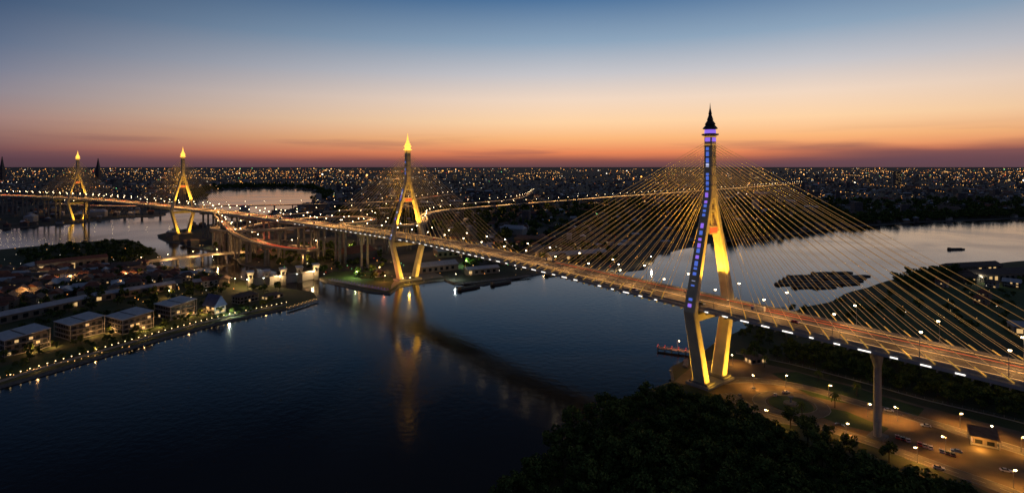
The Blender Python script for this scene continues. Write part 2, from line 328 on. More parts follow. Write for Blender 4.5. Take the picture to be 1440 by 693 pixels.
# ------------------------------------------------------------ pylons
GOLD=(1.0,0.53,0.05)
def pylon(P,ax,litcrown,led,pw,bw):
    ax=ax.normalized(); t=Vector((-ax.y,ax.x,0)); t=t if t.x>0 else -t
    par=bpy.data.objects.new('pylon',None); COL.objects.link(par); par.parent=bridge
    mb=MB(); st=[(0,9,5.2,9),(20,13.8,4.8,8.4),(49,21.4,4.4,7.6),(60,18.6,4.0,7.2),(90,10.2,3.6,6.4),(118,2.2,3.4,5.8),(122,1.6,3.4,5.6)]
    def ring(cx,wt,wa,zv,s):
        c=P+t*(cx*s)+Vector((0,0,zv)); ch=0.5; h=wt/2; l=wa/2
        return [c+t*x+ax*y for x,y in ((-h+ch,-l),(h-ch,-l),(h,-l+ch),(h,l-ch),(h-ch,l),(-h+ch,l),(-h,l-ch),(-h,-l+ch))]
    for s in (-1,1):
        mb.loft([ring(c,wt,wa,zv,s) for zv,c,wt,wa in st],pylonc)
        mb.box(P+t*s*9+Vector((0,0,2.2)),(13,9,4),conc_dark,math.atan2(ax.y,ax.x))
    mb.loft([ring(0,6.4,5.7,117,1),ring(0,6.0,5.4,135,1),ring(0,5.6,5.0,156,1)],pylonc)
    an=math.atan2(t.y,t.x)
    mb.box(P+Vector((0,0,45.2)),(40,6,4.2),pylonc,an)
    mb.box(P+Vector((0,0,97)),(13.5,4.2,2.6),pylonc,an)
    mb.box(P+Vector((0,0,109)),(7,3.6,1.6),pylonc,an)
    mb.box(P+Vector((0,0,2.4)),(30,16,1.6),concrete,an)
    for zj_ in (125,131,137,143,149): mb.loft([ring(0,6.6,5.9,zj_,1),ring(0,6.6,5.9,zj_+.35,1)],conc_dark)
    mb.obj('tower_legs',par)
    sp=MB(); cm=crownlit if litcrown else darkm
    def sq(r,zv,rot=0): return [P+Vector((0,0,zv))+t*(r*math.cos(rot+math.pi/8+k*math.pi/4))+ax*(r*math.sin(rot+math.pi/8+k*math.pi/4)) for k in range(8)]
    tiers=[(156,3.3),(156.6,5.2),(157.4,5.2),(157.6,3.4),(160.2,3.2),(160.5,4.6),(161.2,4.4),(163,2.8),(163.3,3.3),(163.8,3.1),(166,1.7),(166.3,2.0),(166.8,1.8),(169.5,0.9),(170,1.1),(173.5,0.35),(177,0.05)]
    sp.loft([sq(r,zv) for zv,r in tiers],cm)
    sp.obj('spire',par)
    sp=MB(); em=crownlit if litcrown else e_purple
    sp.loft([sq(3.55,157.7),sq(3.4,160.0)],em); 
    if not litcrown:
        sp.loft([sq(3.5,152.6),sq(3.5,155.0)],e_purple); sp.loft([sq(3.7,150.4),sq(3.7,150.9)],goldm); sp.loft([sq(3.9,155.3),sq(3.9,155.8)],goldm)
    else: sp.loft([sq(3.6,153),sq(3.6,155.4)],goldm)
    sp.obj('lantern',par)
    lp=MB(); zv=52
    while zv<150:
        h=U(1.4,3.2); f=(zv-49)/(118-49); 
        for s in (-1,1):
            cx=21.4+(2.2-21.4)*min(f,1); cx=cx if zv<118 else 0
            half=(4.4-1.0*min(1,f))/2 if zv<118 else 3.05
            wa=7.6-1.8*min(1,f)
            f2=(zv+h-49)/69; cx2=(21.4+(2.2-21.4)*min(f2,1)) if zv<118 else 0
            pts=[]; o=0.12
            for (c_,z_) in ((cx,zv),(cx2,zv+h)):
                for y in (-wa*0.17,wa*0.17): pts.append(P+t*s*(c_+half+o)+ax*y+Vector((0,0,z_)))
            if R()<led: lp.add([pts[0],pts[1],pts[3],pts[2]],[(0,1,2,3)],random.choice([e_purple,e_blue,e_blue,e_pale,e_blue]))
        zv+=h+U(0.4,2.0)
    if lp.v: lp.obj('led_panels',par)
    eb=MB()
    for s in (-1,1):
        eb.box(P+ax*s*2.4+Vector((0,0,97)),(8,0.5,3.4),signm,an); eb.box(P+ax*s*2.5+Vector((0,0,99.1)),(9,0.5,0.5),goldm,an); eb.box(P+ax*s*2.5+Vector((0,0,94.9)),(9,0.5,0.5),goldm,an)
    eb.obj('emblem',par)
    fx=MB()
    for sa in (-1,1):
        for s in (-1,1):
            q=P+ax*sa*15+t*s*5+Vector((0,0,56)); fx.box(q,(1.2,1.2,0.8),polem); 
            lamp(q+Vector((0,0,1)),pw,GOLD,'SPOT',P+t*s*11+Vector((0,0,88)),62,par,0.8)
            q=P+ax*sa*24+t*s*8+Vector((0,0,3)); fx.box(q,(1.5,1.5,1),polem)
            lamp(q+Vector((0,0,1)),pw*bw,GOLD,'SPOT',P+t*s*12+Vector((0,0,20)),80,par,0.8)
    fx.obj('floodlights',par)
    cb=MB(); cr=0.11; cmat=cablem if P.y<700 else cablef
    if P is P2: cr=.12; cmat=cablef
    n=20 if P is P1 else (17 if P is P2 else 15); sp_=165.0/(n-1)
    for sa in (-1,1):
        for k in range(n):
            dist=24+k*sp_
            for s in (-1,1):
                top=P+t*s*1.8+ax*sa*2.4+Vector((0,0,121+k*31.0/(n-1)))
                base=P+ax*sa*dist
                bi=min(range(len(fr)),key=lambda i:(fr[i][0].x-base.x)**2+(fr[i][0].y-base.y)**2)
                p,d,r=fr[bi]; ss=1 if r.dot(t)>0 else -1
                off=(base-p).dot(d); foot=p+d*off+r*(17.3*s*ss)
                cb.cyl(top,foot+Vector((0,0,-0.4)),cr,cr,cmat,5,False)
                cb.cyl(foot,foot+(top-foot).normalized()*5,0.28,0.22,goldm,6)
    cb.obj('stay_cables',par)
a1=(P2-P1); a2=(P2-P1)*0.9+(Vector((-380,885,0))-P2).normalized()*60; a3=Vector((-0.81,0.58,0)); a4=Vector((-0.88,0.48,0))
pylon(P1,a1,False,0.9,165000,.62); pylon(P2,a2,True,0.45,150000,.28); pylon(P3,a3,True,0.0,190000,.35); pylon(P4,a4,True,0.0,190000,.35)

# ------------------------------------------------------------ piers
def pier(mb,p,r,ztop,w=9):
    ang=math.atan2(r.y,r.x)
    for s in (-1,1):
        c=p+r*s*w*0.5
        def ring(a,b,zv): 
            d=Vector((-r.y,r.x,0)); return [Vector((c.x,c.y,zv))+r*x*a+d*y*b for x,y in ((-1,-.6),(-.6,-1),(.6,-1),(1,-.6),(1,.6),(.6,1),(-.6,1),(-1,.6))]
        mb.loft([ring(1.7,1.4,G-0.5),ring(1.5,1.2,ztop-3)],conc_dark)
    mb.box((p.x,p.y,ztop-2),(w+12,3.2,2.2),conc_dark,ang); mb.box((p.x,p.y,ztop-3.6),(w+5,3.0,1.0),conc_dark,ang)
mb=MB(); last=None
for i,(p,d,r) in enumerate(fr):
    q=Vector((p.x,p.y,0))
    if min((q-P).length for P in (P2,P3,P4))<45 : last=q; continue
    if p.y<P2.y+20 or not on_land(q): continue
    if last is None or (q-last).length>52: pier(mb,q,r,p.z-4.4); last=q
mb.obj('approach_piers',bridge)
mb=MB()
for dd in (92,175):
    c=P1+dirA*dd; r=Vector((dirA.y,-dirA.x,0)); bi=min(range(len(fr)),key=lambda i:(fr[i][0]-c).xy.length); zt=fr[bi][0].z-4.3
    ang=math.atan2(r.y,r.x)
    def rg(a,b,zv): return [Vector((c.x,c.y,zv))+r*x*a+dirA*y*b for x,y in ((-1,-.5),(-.7,-1),(.7,-1),(1,-.5),(1,.5),(.7,1),(-.7,1),(-1,.5))]
    mb.loft([rg(2.4,1.4,G-0.4),rg(2.2,1.3,zt-9),rg(9,1.6,zt-0.6),rg(9.5,1.6,zt)],concrete)
    mb.box((c.x,c.y,G+0.5),(9,7,1.2),conc_dark,ang)
mb.obj('bridge_pier')

# ------------------------------------------------------------ street lamps
def lampmesh(h,em,double=False,arm=2.0,hr=0.45):
    mb=MB(); mb.cyl((0,0,0),(0,0,h),0.16,0.09,polem,6); mb.cyl((0,0,0),(0,0,0.6),0.3,0.25,polem,6)
    for s in ((-1,1) if double else (1,)):
        mb.cyl((0,0,h-0.1),(s*arm,0,h+0.4),0.07,0.06,polem,5); mb.box((s*arm,0,h+0.42),(1.1,0.4,0.22),polem)
        rings=[]
        for zz_,r_ in ((0.3,0.9),(0.0,1.0),(-0.35,0.8),(-0.55,0.3)):
            rings.append([Vector((s*arm+hr*r_*math.cos(k*math.pi/3),hr*r_*math.sin(k*math.pi/3),h+0.05+zz_*hr)) for k in range(6)])
        mb.loft(rings,em)
    return mb.mesh('street_lamp')
LM_deck=lampmesh(11,e_warm,False,2.2,0.66); LM_white=lampmesh(9,e_white,False,1.4,0.6); LM_s=lampmesh(7,e_warm,False,1.2,0.48); LM_small=lampmesh(2.6,e_prom,False,0.25,0.36)
SOD=(1.0,0.50,0.16); DECKC=(1.0,0.50,0.16); dist=0; side=0; nextl=0
for i,(p,d,r) in enumerate(fr[:-1]):
    seg=(fr[i+1][0]-p).length
    if dist>=nextl and p.y<1900:
        nextl+=34
        for s in (-1,1):
            q=p+r*s*15.9+Vector((0,0,0.9)); ang=math.atan2((-r*s).y,(-r*s).x)
            inst('street_lamp',LM_deck,q,ang)
        side+=1
        near=p.y<760
        if near or side%2==0:
            lamp(p+Vector((0,0,10)),9500 if near else 34000,DECKC,'SPOT',p,150,bridge,0.6,0.4)
    dist+=seg

# ------------------------------------------------------------ interchange ramps
ramps=empty('interchange_ramps')
def road(pts,hw,name,trail=8,step=8,parent=ramps,lampgap=50,pw=12000,tm=None,tw=.12):
    pa=smooth_path(pts,step); f=frames(pa); mb=MB()
    ribbon(mb,f,[(-hw,0),(hw,0),(hw,0.9),(hw+.3,0.9),(hw+.3,-1.2),(hw*.6,-2.4),(-hw*.6,-2.4),(-hw-.3,-1.2),(-hw-.3,0.9),(-hw,0.9)],[asphalt]+[concrete]*9)
    for o in (-hw+.4,hw-.4,0): ribbon(mb,f,[(o-.08,0.012),(o+.08,0.012)],paint,closed=False)
    mb.obj(name,parent); mb=MB(); last=None
    for p,d,r in f:
        q=Vector((p.x,p.y,0))
        if p.z<6: continue
        if (last is None or (q-last).length>42) and on_land(q): pier(mb,q,r,p.z-2.4,hw*0.8); last=q
    if mb.v: mb.obj(name+'_piers',parent)
    mb=MB()
    for k in range(trail):
        n=min(len(f)-2,int(U(6,24))); i=random.randint(0,len(f)-n-1); o=U(-hw+1,hw-1)
        ribbon(mb,f[i:i+n],[(o-tw,.6),(o+tw,.6),(o+tw,.6+tw),(o-tw,.6+tw)],random.choice(tm or [e_trail,e_trail,e_trailr]))
    if mb.v: mb.obj(name+'_light_trails',parent)
    dd=0;nx=0;c=0
    for i in range(len(f)-1):
        if dd>=nx:
            nx+=lampgap; p,d,r=f[i]; c+=1
            inst('street_lamp',LM_deck,p+r*(hw)+Vector((0,0,.9)),math.atan2(-r.y,-r.x))
            if c%2==0: lamp(p+Vector((0,0,13)),pw,SOD,'SPOT',p,158,parent,1.0,0.3)
        dd+=(f[i+1][0]-f[i][0]).length
    return f
c0=Vector((-352,940,0)); circ=[]
for k in range(0,14):
    a=math.radians(-60+k*26); circ.append((c0.x+108*math.cos(a),c0.y+128*math.sin(a),48-k*1.7))
road(circ,7,'loop_ramp',trail=18,pw=28000,tm=[e_trail,e_trail,e_trailr,e_dot])
road([(-245,770,50),(-215,840,46),(-160,905,41),(-165,1010,38),(-185,1150,34),(-175,1290,31),(-100,1420,30),(100,1640,30),(400,1960,30),(900,2500,28),(1900,3600,25)],9,'elevated_highway',trail=60,pw=42000,tm=[e_trail,e_dot,e_trail],tw=.4)
road([(-300,815,50),(-340,800,46),(-420,830,40),(-500,920,34),(-540,1050,30),(-500,1250,28),(-300,1500,26),(0,1900,22),(100,2600,18)],7,'slip_ramp',trail=14,pw=26000)
road([(-560,1030,52),(-490,925,46),(-400,800,38),(-330,745,30),(-290,760,22),(-300,830,14),(-380,900,8)],6,'descending_ramp',trail=14,tm=[e_trailr,e_red,e_trail],pw=22000)
road([(-1400,1650,26),(-1150,1540,26),(-900,1560,24),(-600,1640,24),(-400,1800,22),(-250,2300,20)],7,'river_road',trail=16,pw=24000,tw=.3)

# ------------------------------------------------------------ trees
def tree_mesh(seed,h,cr,nclump,nleaf,ls):
    rs=random.Random(seed); mb=MB(); th=h*0.42
    mb.cyl((0,0,-0.5),(0.2,0.1,th),0.32,0.2,bark,6)
    for k in range(nclump):
        a=rs.random()*6.283; rad=cr*math.sqrt(rs.random())*0.72; zc=h*(0.42+0.45*rs.random())*(1-0.25*(rad/cr)**2)
        c=Vector((rad*math.cos(a),rad*math.sin(a),zc)); 
        if k<7: mb.cyl((0.15,0.1,th*(0.6+0.4*rs.random())),tuple(c),0.14,0.05,bark,4,False)
        rc=cr*(0.28+0.2*rs.random()); lite=rs.random()
        for j in range(nleaf):
            v=Vector((rs.gauss(0,1),rs.gauss(0,1),rs.gauss(0,1))).normalized()*(rc*(0.65+0.4*rs.random())); v.z*=0.75
            q=c+v; nrm=(v.normalized()+Vector((rs.gauss(0,.6),rs.gauss(0,.6),rs.gauss(0,.6)))).normalized()
            u=nrm.cross(Vector((rs.random(),rs.random(),rs.random()))).normalized(); w_=nrm.cross(u); s=ls*(0.6+0.8*rs.random())
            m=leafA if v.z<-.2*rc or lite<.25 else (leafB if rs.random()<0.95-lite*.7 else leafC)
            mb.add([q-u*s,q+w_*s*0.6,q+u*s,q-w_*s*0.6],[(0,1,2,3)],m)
    return mb.mesh('tree')
T=[tree_mesh(1,10,4.6,12,46,0.55),tree_mesh(2,12,5.0,14,46,0.6),tree_mesh(3,8,4.4,10,46,0.5),tree_mesh(4,13,4.2,12,46,0.55)]
TL=[tree_mesh(11,10,5.5,9,16,1.1),tree_mesh(12,12,6,10,16,1.2),tree_mesh(13,8,6,9,16,1.1)]
def palm_mesh():
    mb=MB(); mb.cyl((0,0,-.3),(0.3,0.1,5),0.28,0.2,bark,7); mb.cyl((0.3,0.1,5),(0.5,0.3,9),0.2,0.15,bark,7)
    for k in range(16):
        a=k*2*math.pi/16+0.2*R(); up=U(-0.1,0.9); pts=[]
        for j in range(7):
            t=j/6; rr_=3.6*t; zc=9+up*2.2*t-3.4*t*t*(1.2-up*0.5); pts.append((0.5+rr_*math.cos(a),0.3+rr_*math.sin(a),zc))
        for j in range(6):
            p=Vector(pts[j]);q=Vector(pts[j+1]); s=Vector((-math.sin(a),math.cos(a),-0.5)).normalized(); s2=Vector((math.sin(a),-math.cos(a),-0.5)).normalized(); wj=0.7*(1-abs(j/6-0.4))
            for ss in (s,s2): mb.add([p,q,q+ss*wj*0.9+(q-p)*.2,p+ss*wj*0.7+(q-p)*.2],[(0,1,2,3)],random.choice([leafB,leafC]))
    return mb.mesh('palm_tree')
PALM=palm_mesh()
def scatter(name,pix,spacing,meshes,smin=.8,smax=1.35,jit=.5,prob=1.0,maxn=900,z=G-0.1):
    poly=[site(*p) for p in pix]; xs=[p.x for p in poly]; ys=[p.y for p in poly]; par=empty(name); n=0
    y=min(ys)
    while y<max(ys):
        x=min(xs)
        while x<max(xs):
            q=Vector((x+U(-jit,jit)*spacing,y+U(-jit,jit)*spacing,z)); x+=spacing
            if R()<prob and pip(q.x,q.y,poly) and on_land(q):
                s=U(smin,smax); inst('crown',random.choice(meshes),q,U(0,6.28),(s,s,s*U(.85,1.15)),par); n+=1
                if n>=maxn: return n
        y+=spacing
    return n
scatter('riverside_forest',[(690,740),(752,668),(800,622),(850,583),(925,560),(985,568),(1050,605),(1130,632),(1230,680),(1290,720),(1290,800),(690,800)],5.8,T,.5,1.3)
scatter('roadside_woodland',[(1050,505),(1100,496),(1180,490),(1300,505),(1440,530),(1560,580),(1440,598),(1300,565),(1200,537),(1110,515)],6.5,T,.6,1.0)
scatter('riverbank_trees',[(1035,476),(1100,446),(1140,436),(1120,470),(1060,500)],8,T,.5,.9,prob=.7)
scatter('far_bank_trees',[(1255,402),(1300,388),(1350,386),(1330,402),(1270,412)],8,T,1.0,1.5,prob=.7)
scatter('garden_trees',[(0,538),(290,456),(400,432),(380,425),(250,445),(150,470),(0,505)],9,T,.35,.65,prob=.6)
scatter('peninsula_trees',[(20,362),(60,350),(130,345),(190,343),(215,358),(200,372),(100,378),(40,375)],10,TL,.5,1.05,prob=.55)
scatter('town_trees',[(0,400),(200,380),(320,395),(400,412),(280,440),(0,480)],14,TL,.6,1.0,prob=.5)
scatter('shore_trees',[(1000,345),(1180,323),(1440,310),(1600,306),(1600,298),(1440,300),(1180,308),(1000,325)],17,TL,1.2,2.0,prob=.9)
scatter('river_bend_trees',[(268,284),(262,272),(300,264),(380,261.5),(440,264),(470,274),(452,284),(440,284),(450,274),(438,268.5),(380,265),(305,268),(292,279)],32,TL,1.5,2.6,prob=.85)
scatter('interchange_trees',[(300,350),(480,345),(540,360),(540,400),(460,390),(340,366)],14,TL,.6,1.1,prob=.6)
scatter('north_bank_trees',[(640,385),(760,370),(870,375),(860,350),(700,345)],13,TL,.6,1.1,prob=.55)
scatter('east_bank_trees',[(1180,425),(1440,395),(1440,470),(1300,480),(1200,470),(1130,450)],12,TL,.5,.9,prob=.22)
sheet('meadow',[(1150,440),(1260,410),(1440,402),(1560,420),(1440,478),(1290,478),(1180,468)],lawn,G+.02)

# ------------------------------------------------------------ distant city
mb=MB(); wl=[wall_w,wall_t,wall_d,roof_grey,roof_brown,wall_d,roof_brown]; n=0
while n<10500:
    py=237.5+random.expovariate(1/25.0); px=U(-250,1690)
    if py>372: continue
    q=site(px,py); 
    if not pip(q.x,q.y,farW): continue
    if q.y>12000: continue
    if min((Vector((p.x,p.y,0))-q).length for p in (P2,P3,P4))<40: continue
    if py>300 and pip(q.x,q.y,[(-560,640),(-60,640),(-60,700),(-200,1100),(-560,1100)]) and R()<.8: continue
    n+=1
    k=noise.noise(q*0.0018); big=R()<0.05+max(0,k)*0.1
    wx,wy,h=(U(20,60),U(14,30),U(6,16)) if big else (U(7,16),U(7,13),U(4,10))
    if R()<0.012: h=U(20,45); wx=wy=U(14,24)
    rz=noise.noise(q*0.0007)*3+random.choice([0,math.pi/2]); c=(q.x,q.y,G+h/2)
    mb.box(c,(wx,wy,h),random.choice(wl[:3]+[wall_d]),rz)
    if h<18:
        ca_,sa_=math.cos(rz),math.sin(rz); rm=random.choice([roof_grey,roof_red,roof_brown,roof_brown,wall_d])
        f=lambda x,y,zv:(q.x+x*ca_-y*sa_,q.y+x*sa_+y*ca_,zv); X=wx/2+.6; Y=wy/2+.6; zt=G+h; rh=wy*.28
        mb.add([f(-X,-Y,zt),f(X,-Y,zt),f(X,Y,zt),f(-X,Y,zt),f(-X*.8,0,zt+rh),f(X*.8,0,zt+rh)],[(0,1,5,4),(2,3,4,5),(1,2,5),(3,0,4)],rm)
mb.obj('distant_city_buildings')
mb=MB(); n=0
def cl_(q,u): return max(0.3,q.y*0.00044*u)
while n<4000:
    py=237.0+random.expovariate(1/20.0); px=U(-250,1690)
    if py>372: continue
    q=site(px,py)
    if not pip(q.x,q.y,farW): continue
    if noise.noise(Vector((q.x*.0011,q.y*.0011,3)))*2.0+0.28<R()*.9: continue
    if 520<px<1180 and R()<.3: continue
    n+=1; u=random.lognormvariate(-.12,.45); 
    if R()<.04: u*=2.1
    m=random.choices([e_orange,e_dot,e_win,e_whitef,e_green,e_red,e_trailr],[36,32,30,6,2,1.5,12])[0]
    mb.octa((q.x,q.y,U(5,13)),cl_(q,u),m)
for k in range(75):
    px=random.choice([U(120,520),U(120,520),U(1150,1480),U(-100,1500)])
    a=site(px,237.5+random.expovariate(1/12.0)); 
    if a.y>14000: continue
    ang=U(-0.35,0.35)+random.choice([0,0,1.2]); ln=U(400,1500)*(a.y/3500); st=42*max(1,a.y/2300); m=random.choice([e_orange,e_dot,e_orange,e_whitef])
    for j in range(int(ln/st)):
        q=a+Vector((math.cos(ang),math.sin(ang),0))*st*j
        if pip(q.x,q.y,farW): mb.octa((q.x,q.y,9),cl_(q,.95),m)
mb.obj('distant_city_lights')
scatter('city_tree_belt',[(470,300),(900,285),(1440,285),(1440,300),(1000,330),(620,345),(480,320)],42,TL,1.4,2.6,prob=.7,maxn=900)
def tower(px,d,h,wd,name):
    x=(px-720)/F*d; mb=MB()
    mb.loft([[Vector((x+wd*sx_*s_,d+wd*sy_*s_,zv)) for sx_,sy_ in ((-1,-1),(1,-1),(1,1),(-1,1))] for zv,s_ in ((G,1),(h*.5,.8),(h*.7,.45),(h,.1))],darkm); mb.obj(name)
tower(3,5200,230,18,'distant_bridge_tower'); tower(138,5600,220,20,'distant_bridge_tower')
def highrise(px,py,w_,d_,h):
    q=site(px,py); mb=MB(); mb.box((q.x,q.y,G+h/2),(w_,d_,h),wall_d)
    for fl in range(int(h/3.5)):
        for k in range(int(w_/4)):
            if R()<.25: mb.box((q.x-w_/2+2+k*4,q.y-d_/2-.05,G+2+fl*3.5),(2.2,.1,1.4),e_win)
    mb.box((q.x,q.y,G+h+1.5),(w_*.5,d_*.5,3),wall_d); mb.obj('apartment_tower')
highrise(1262,262,40,25,100)
for px,py,h in ((1220,258,45),(1330,256,40),(640,254,40),(820,252,36),(1010,250,40),(505,262,35),(930,262,28)): highrise(px,py,34,22,h)

# ------------------------------------------------------------ buildings
def house(name,c,rz,wx,wy,floors,rm,wm_,style='gable',lit=.5,fh=3.3):
    par=empty(name,c); par.rotation_euler[2]=rz; h=floors*fh
    mb=MB(); mb.box((0,0,h/2),(wx,wy,h),wm_); mb.box((0,0,.25),(wx+1,wy+1,.5),concrete); 
    for fl in range(1,floors): mb.box((0,0,fl*fh),(wx+1.6,wy+1.6,.25),concrete)
    mb.obj('walls',par); mb=MB()
    nb=max(2,int(wx/3.6))
    for fl in range(floors):
        for k in range(nb):
            x=-wx/2+(k+.5)*wx/nb
            for s in (-1,1):
                mb.box((x,s*(wy/2+.03),fl*fh+1.75),(wx/nb*.62,.12,1.9),e_win if R()<lit*.5 else glass)
        nb2=max(2,int(wy/4))
        for k in range(nb2):
            y=-wy/2+(k+.5)*wy/nb2
            for s in (-1,1): mb.box((s*(wx/2+.03),y,fl*fh+1.75),(.12,wy/nb2*.55,1.9),e_win if R()<lit*.5 else glass)
    mb.obj('windows',par); mb=MB(); X=wx/2+1.3; Y=wy/2+1.3
    if style=='gable':
        rh=wy*.3; mb.add([(-X,-Y,h),(X,-Y,h),(X,Y,h),(-X,Y,h),(-X,0,h+rh),(X,0,h+rh),(-X,-Y,h-.3),(X,-Y,h-.3),(X,Y,h-.3),(-X,Y,h-.3)],[(0,1,5,4),(2,3,4,5),(1,2,5),(3,0,4),(0,6,7,1),(2,8,9,3),(6,9,8,7)],rm)
    elif style=='steep':
        rh=wy*.9; mb.add([(-X,-Y,h),(X,-Y,h),(X,Y,h),(-X,Y,h),(-X,0,h+rh),(X,0,h+rh)],[(0,1,5,4),(2,3,4,5),(1,2,5),(3,0,4),(0,3,2,1)],rm)
    elif style=='hip':
        rh=wy*.25; mb.add([(-X,-Y,h),(X,-Y,h),(X,Y,h),(-X,Y,h),(-X*.5,0,h+rh),(X*.5,0,h+rh)],[(0,1,5,4),(2,3,4,5),(1,2,5),(3,0,4),(0,3,2,1)],rm)
    else:
        mb.add([(-X,-Y,h+.4),(X,-Y,h+.4),(X,Y,h+2.6),(-X,Y,h+2.6),(-X,-Y,h),(X,-Y,h),(X,Y,h+2.2),(-X,Y,h+2.2)],[(0,1,2,3),(7,6,5,4),(0,4,5,1),(1,5,6,2),(2,6,7,3),(3,7,4,0)],rm)
        mb.box((0,Y*.35,h+.75),(wx*.98,wy*.55,1.4),wm_)
        for sx_ in (-1,1):
            for sy_ in (-1,1): mb.cyl((sx_*(X-.5),sy_*(Y-.5),0),(sx_*(X-.5),sy_*(Y-.5),h+.3+(1.8 if sy_>0 else 0)),.25,.25,concrete,6)
    mb.obj('roof',par); return par
SH=math.atan2(193,103)
for px,py,wx,wy in ((28,494,27,18),(112,473,24,18),(182,465,24,19),(247,446,24,17)):
    q=site(px,py); house('riverside_house',(q.x,q.y,G),SH-1.57,wy+6,wx-2,3,roof_grey,wall_d,'flat',.22,3.9)
    for k in range(2): 
        e=q+Vector((16+6*k,-6+10*k,4.5)); lamp(e,1700,SOD,rad=.3)
q=site(302,441); house('chapel',(q.x,q.y,G),SH+1.57,16,11,2,roof_blue,wall_w,'steep',.6); lamp(site(318,446)+Vector((4,-2,6)),6500,(.8,.95,.7))
q=site(345,426); house('riverside_house',(q.x,q.y,G),SH,20,12,2,roof_brown,wall_t,'hip',.5)
q=site(383,421); house('riverside_house',(q.x,q.y,G),SH,18,10,1,roof_brown,wall_t,'hip',.5)
def shed(a,b,wd,h,name,rm):
    a=site(*a);b=site(*b); c=(a+b)/2; ln=(b-a).length; ang=math.atan2(b.y-a.y,b.x-a.x); mb=MB()
    Y=wd/2; X=ln/2
    mb.box((0,0,h/2),(ln-1,wd-1.5,h),wall_t); mb.add([(-X,-Y,h),(X,-Y,h),(X,Y,h),(-X,Y,h),(-X,0,h+wd*.2),(X,0,h+wd*.2)],[(0,1,5,4),(2,3,4,5),(1,2,5),(3,0,4),(0,3,2,1)],rm)
    for k in range(int(ln/8)):
        for s in (-1,1):
            mb.box((-X+4+8*k,s*(Y-.7),h*.5),(4,.12,h*.5),e_win if R()<.12 else glass)
    mb.obj(name,None,(c.x,c.y,G),ang)
shed((-60,470),(120,430),14,7,'market_shed',roof_grey); shed((130,427),(245,408),12,7,'market_shed',roof_grey)
shed((50,388),(150,376),16,14,'apartment_block',roof_red); shed((20,398),(130,392),10,8,'row_houses',roof_brown)
shed((588,385),(640,379),22,8,'warehouse',roof_grey); shed((612,362),(690,357),30,9,'warehouse',roof_grey); shed((700,372),(750,366),20,8,'warehouse',roof_brown); shed((770,368),(850,362),22,8,'warehouse',roof_grey)
shed((1360,397),(1440,393),24,9,'warehouse',roof_brown); shed((1330,385),(1400,381),20,8,'warehouse',roof_brown); shed((1420,470),(1500,478),16,7,'warehouse',roof_grey); shed((655,388),(700,384),14,7,'warehouse',roof_grey)
TH=[]
for k,(rm,wm_,st) in enumerate(((roof_red,wall_w,'gable'),(roof_brown,wall_t,'gable'),(roof_grey,wall_d,'gable'),(roof_red,wall_t,'hip'),(roof_brown,wall_w,'hip'))):
    mb=MB(); wx,wy,h=U(9,13),U(8,10),U(5,8); mb.box((0,0,h/2),(wx,wy,h),wm_); X=wx/2+.8;Y=wy/2+.8;rx=X if st=='gable' else X*.45
    mb.add([(-X,-Y,h),(X,-Y,h),(X,Y,h),(-X,Y,h),(-rx,0,h+3.2),(rx,0,h+3.2)],[(0,1,5,4),(2,3,4,5),(1,2,5),(3,0,4),(0,3,2,1)],rm)
    for fl in range(2):
        for kk in range(3):
            for s in (-1,1): mb.box((-wx/2+wx*(kk+.5)/3,s*(wy/2+.03),1.6+fl*2.8),(1.5,.1,1.2),e_win if R()<.22 else glass)
    mb.box((0,wy/2+1,2.7),(wx*.8,2,.2),rm)
    for s in (-1,1): mb.cyl((s*wx*.37,wy/2+1.8,0),(s*wx*.37,wy/2+1.8,2.6),.1,.1,wall_w,5)
    TH.append(mb.mesh('town_house'))
mbt=MB()
def town(pix,sp,prob,rot):
    poly=[site(*p) for p in pix]; xs=[p.x for p in poly]; ys=[p.y for p in poly]; y=min(ys)
    while y<max(ys):
        x=min(xs)
        while x<max(xs):
            q=Vector((x+U(-3,3),y+U(-3,3),G)); x+=sp
            if R()<prob and pip(q.x,q.y,poly) and on_land(q):
                inst('town_house',random.choice(TH),q,rot+random.choice([0,1.57])+U(-.15,.15),U(.85,1.2))
                if R()<.4: mbt.octa((q.x+6,q.y-6,U(3,6)),U(.3,.5),random.choice([e_dot,e_orange,e_win,e_whitef]))
        y+=sp
town([(-60,460),(0,440),(130,418),(240,400),(320,408),(330,400),(230,383),(120,382),(0,392),(-60,398)],15.5,.85,.5)
town([(-100,392),(60,380),(200,374),(215,380),(0,398)],17,.7,.3)
town([(600,375),(700,356),(860,356),(860,345),(640,345)],22,.45,.6)
town([(470,395),(540,405),(600,390),(560,378),(480,380)],30,.3,.6)
town([(1300,400),(1440,385),(1500,384),(1500,420),(1380,430)],26,.35,.6)
for k in range(150):
    q=site(U(300,900),U(335,400)); 
    if on_land(q): mbt.octa((q.x,q.y,U(3,7)),U(.3,.6),random.choice([e_dot,e_orange,e_win,e_whitef,e_green,e_red]))
for k in range(190):
    q=site(U(0,330),U(345,430)); 
    if on_land(q): mbt.octa((q.x,q.y,U(3,7)),U(.25,.5),random.choice([e_dot,e_orange,e_win,e_whitef]))
for k in range(24):
    q=site(U(1150,1440),U(385,470)); 
    if on_land(q): mbt.octa((q.x,q.y,U(3,7)),U(.2,.4),random.choice([e_dot,e_orange,e_win,e_whitef]))
for k in range(46):
    q=site(0+k*9.6,U(458,462)+(1-k/46)*82-k*.55); q=q+Vector((-9,5,0))
    if on_land(q): mbt.octa((q.x,q.y,U(1.8,3)),U(.2,.36),e_dot)
mbt.obj('town_lights')

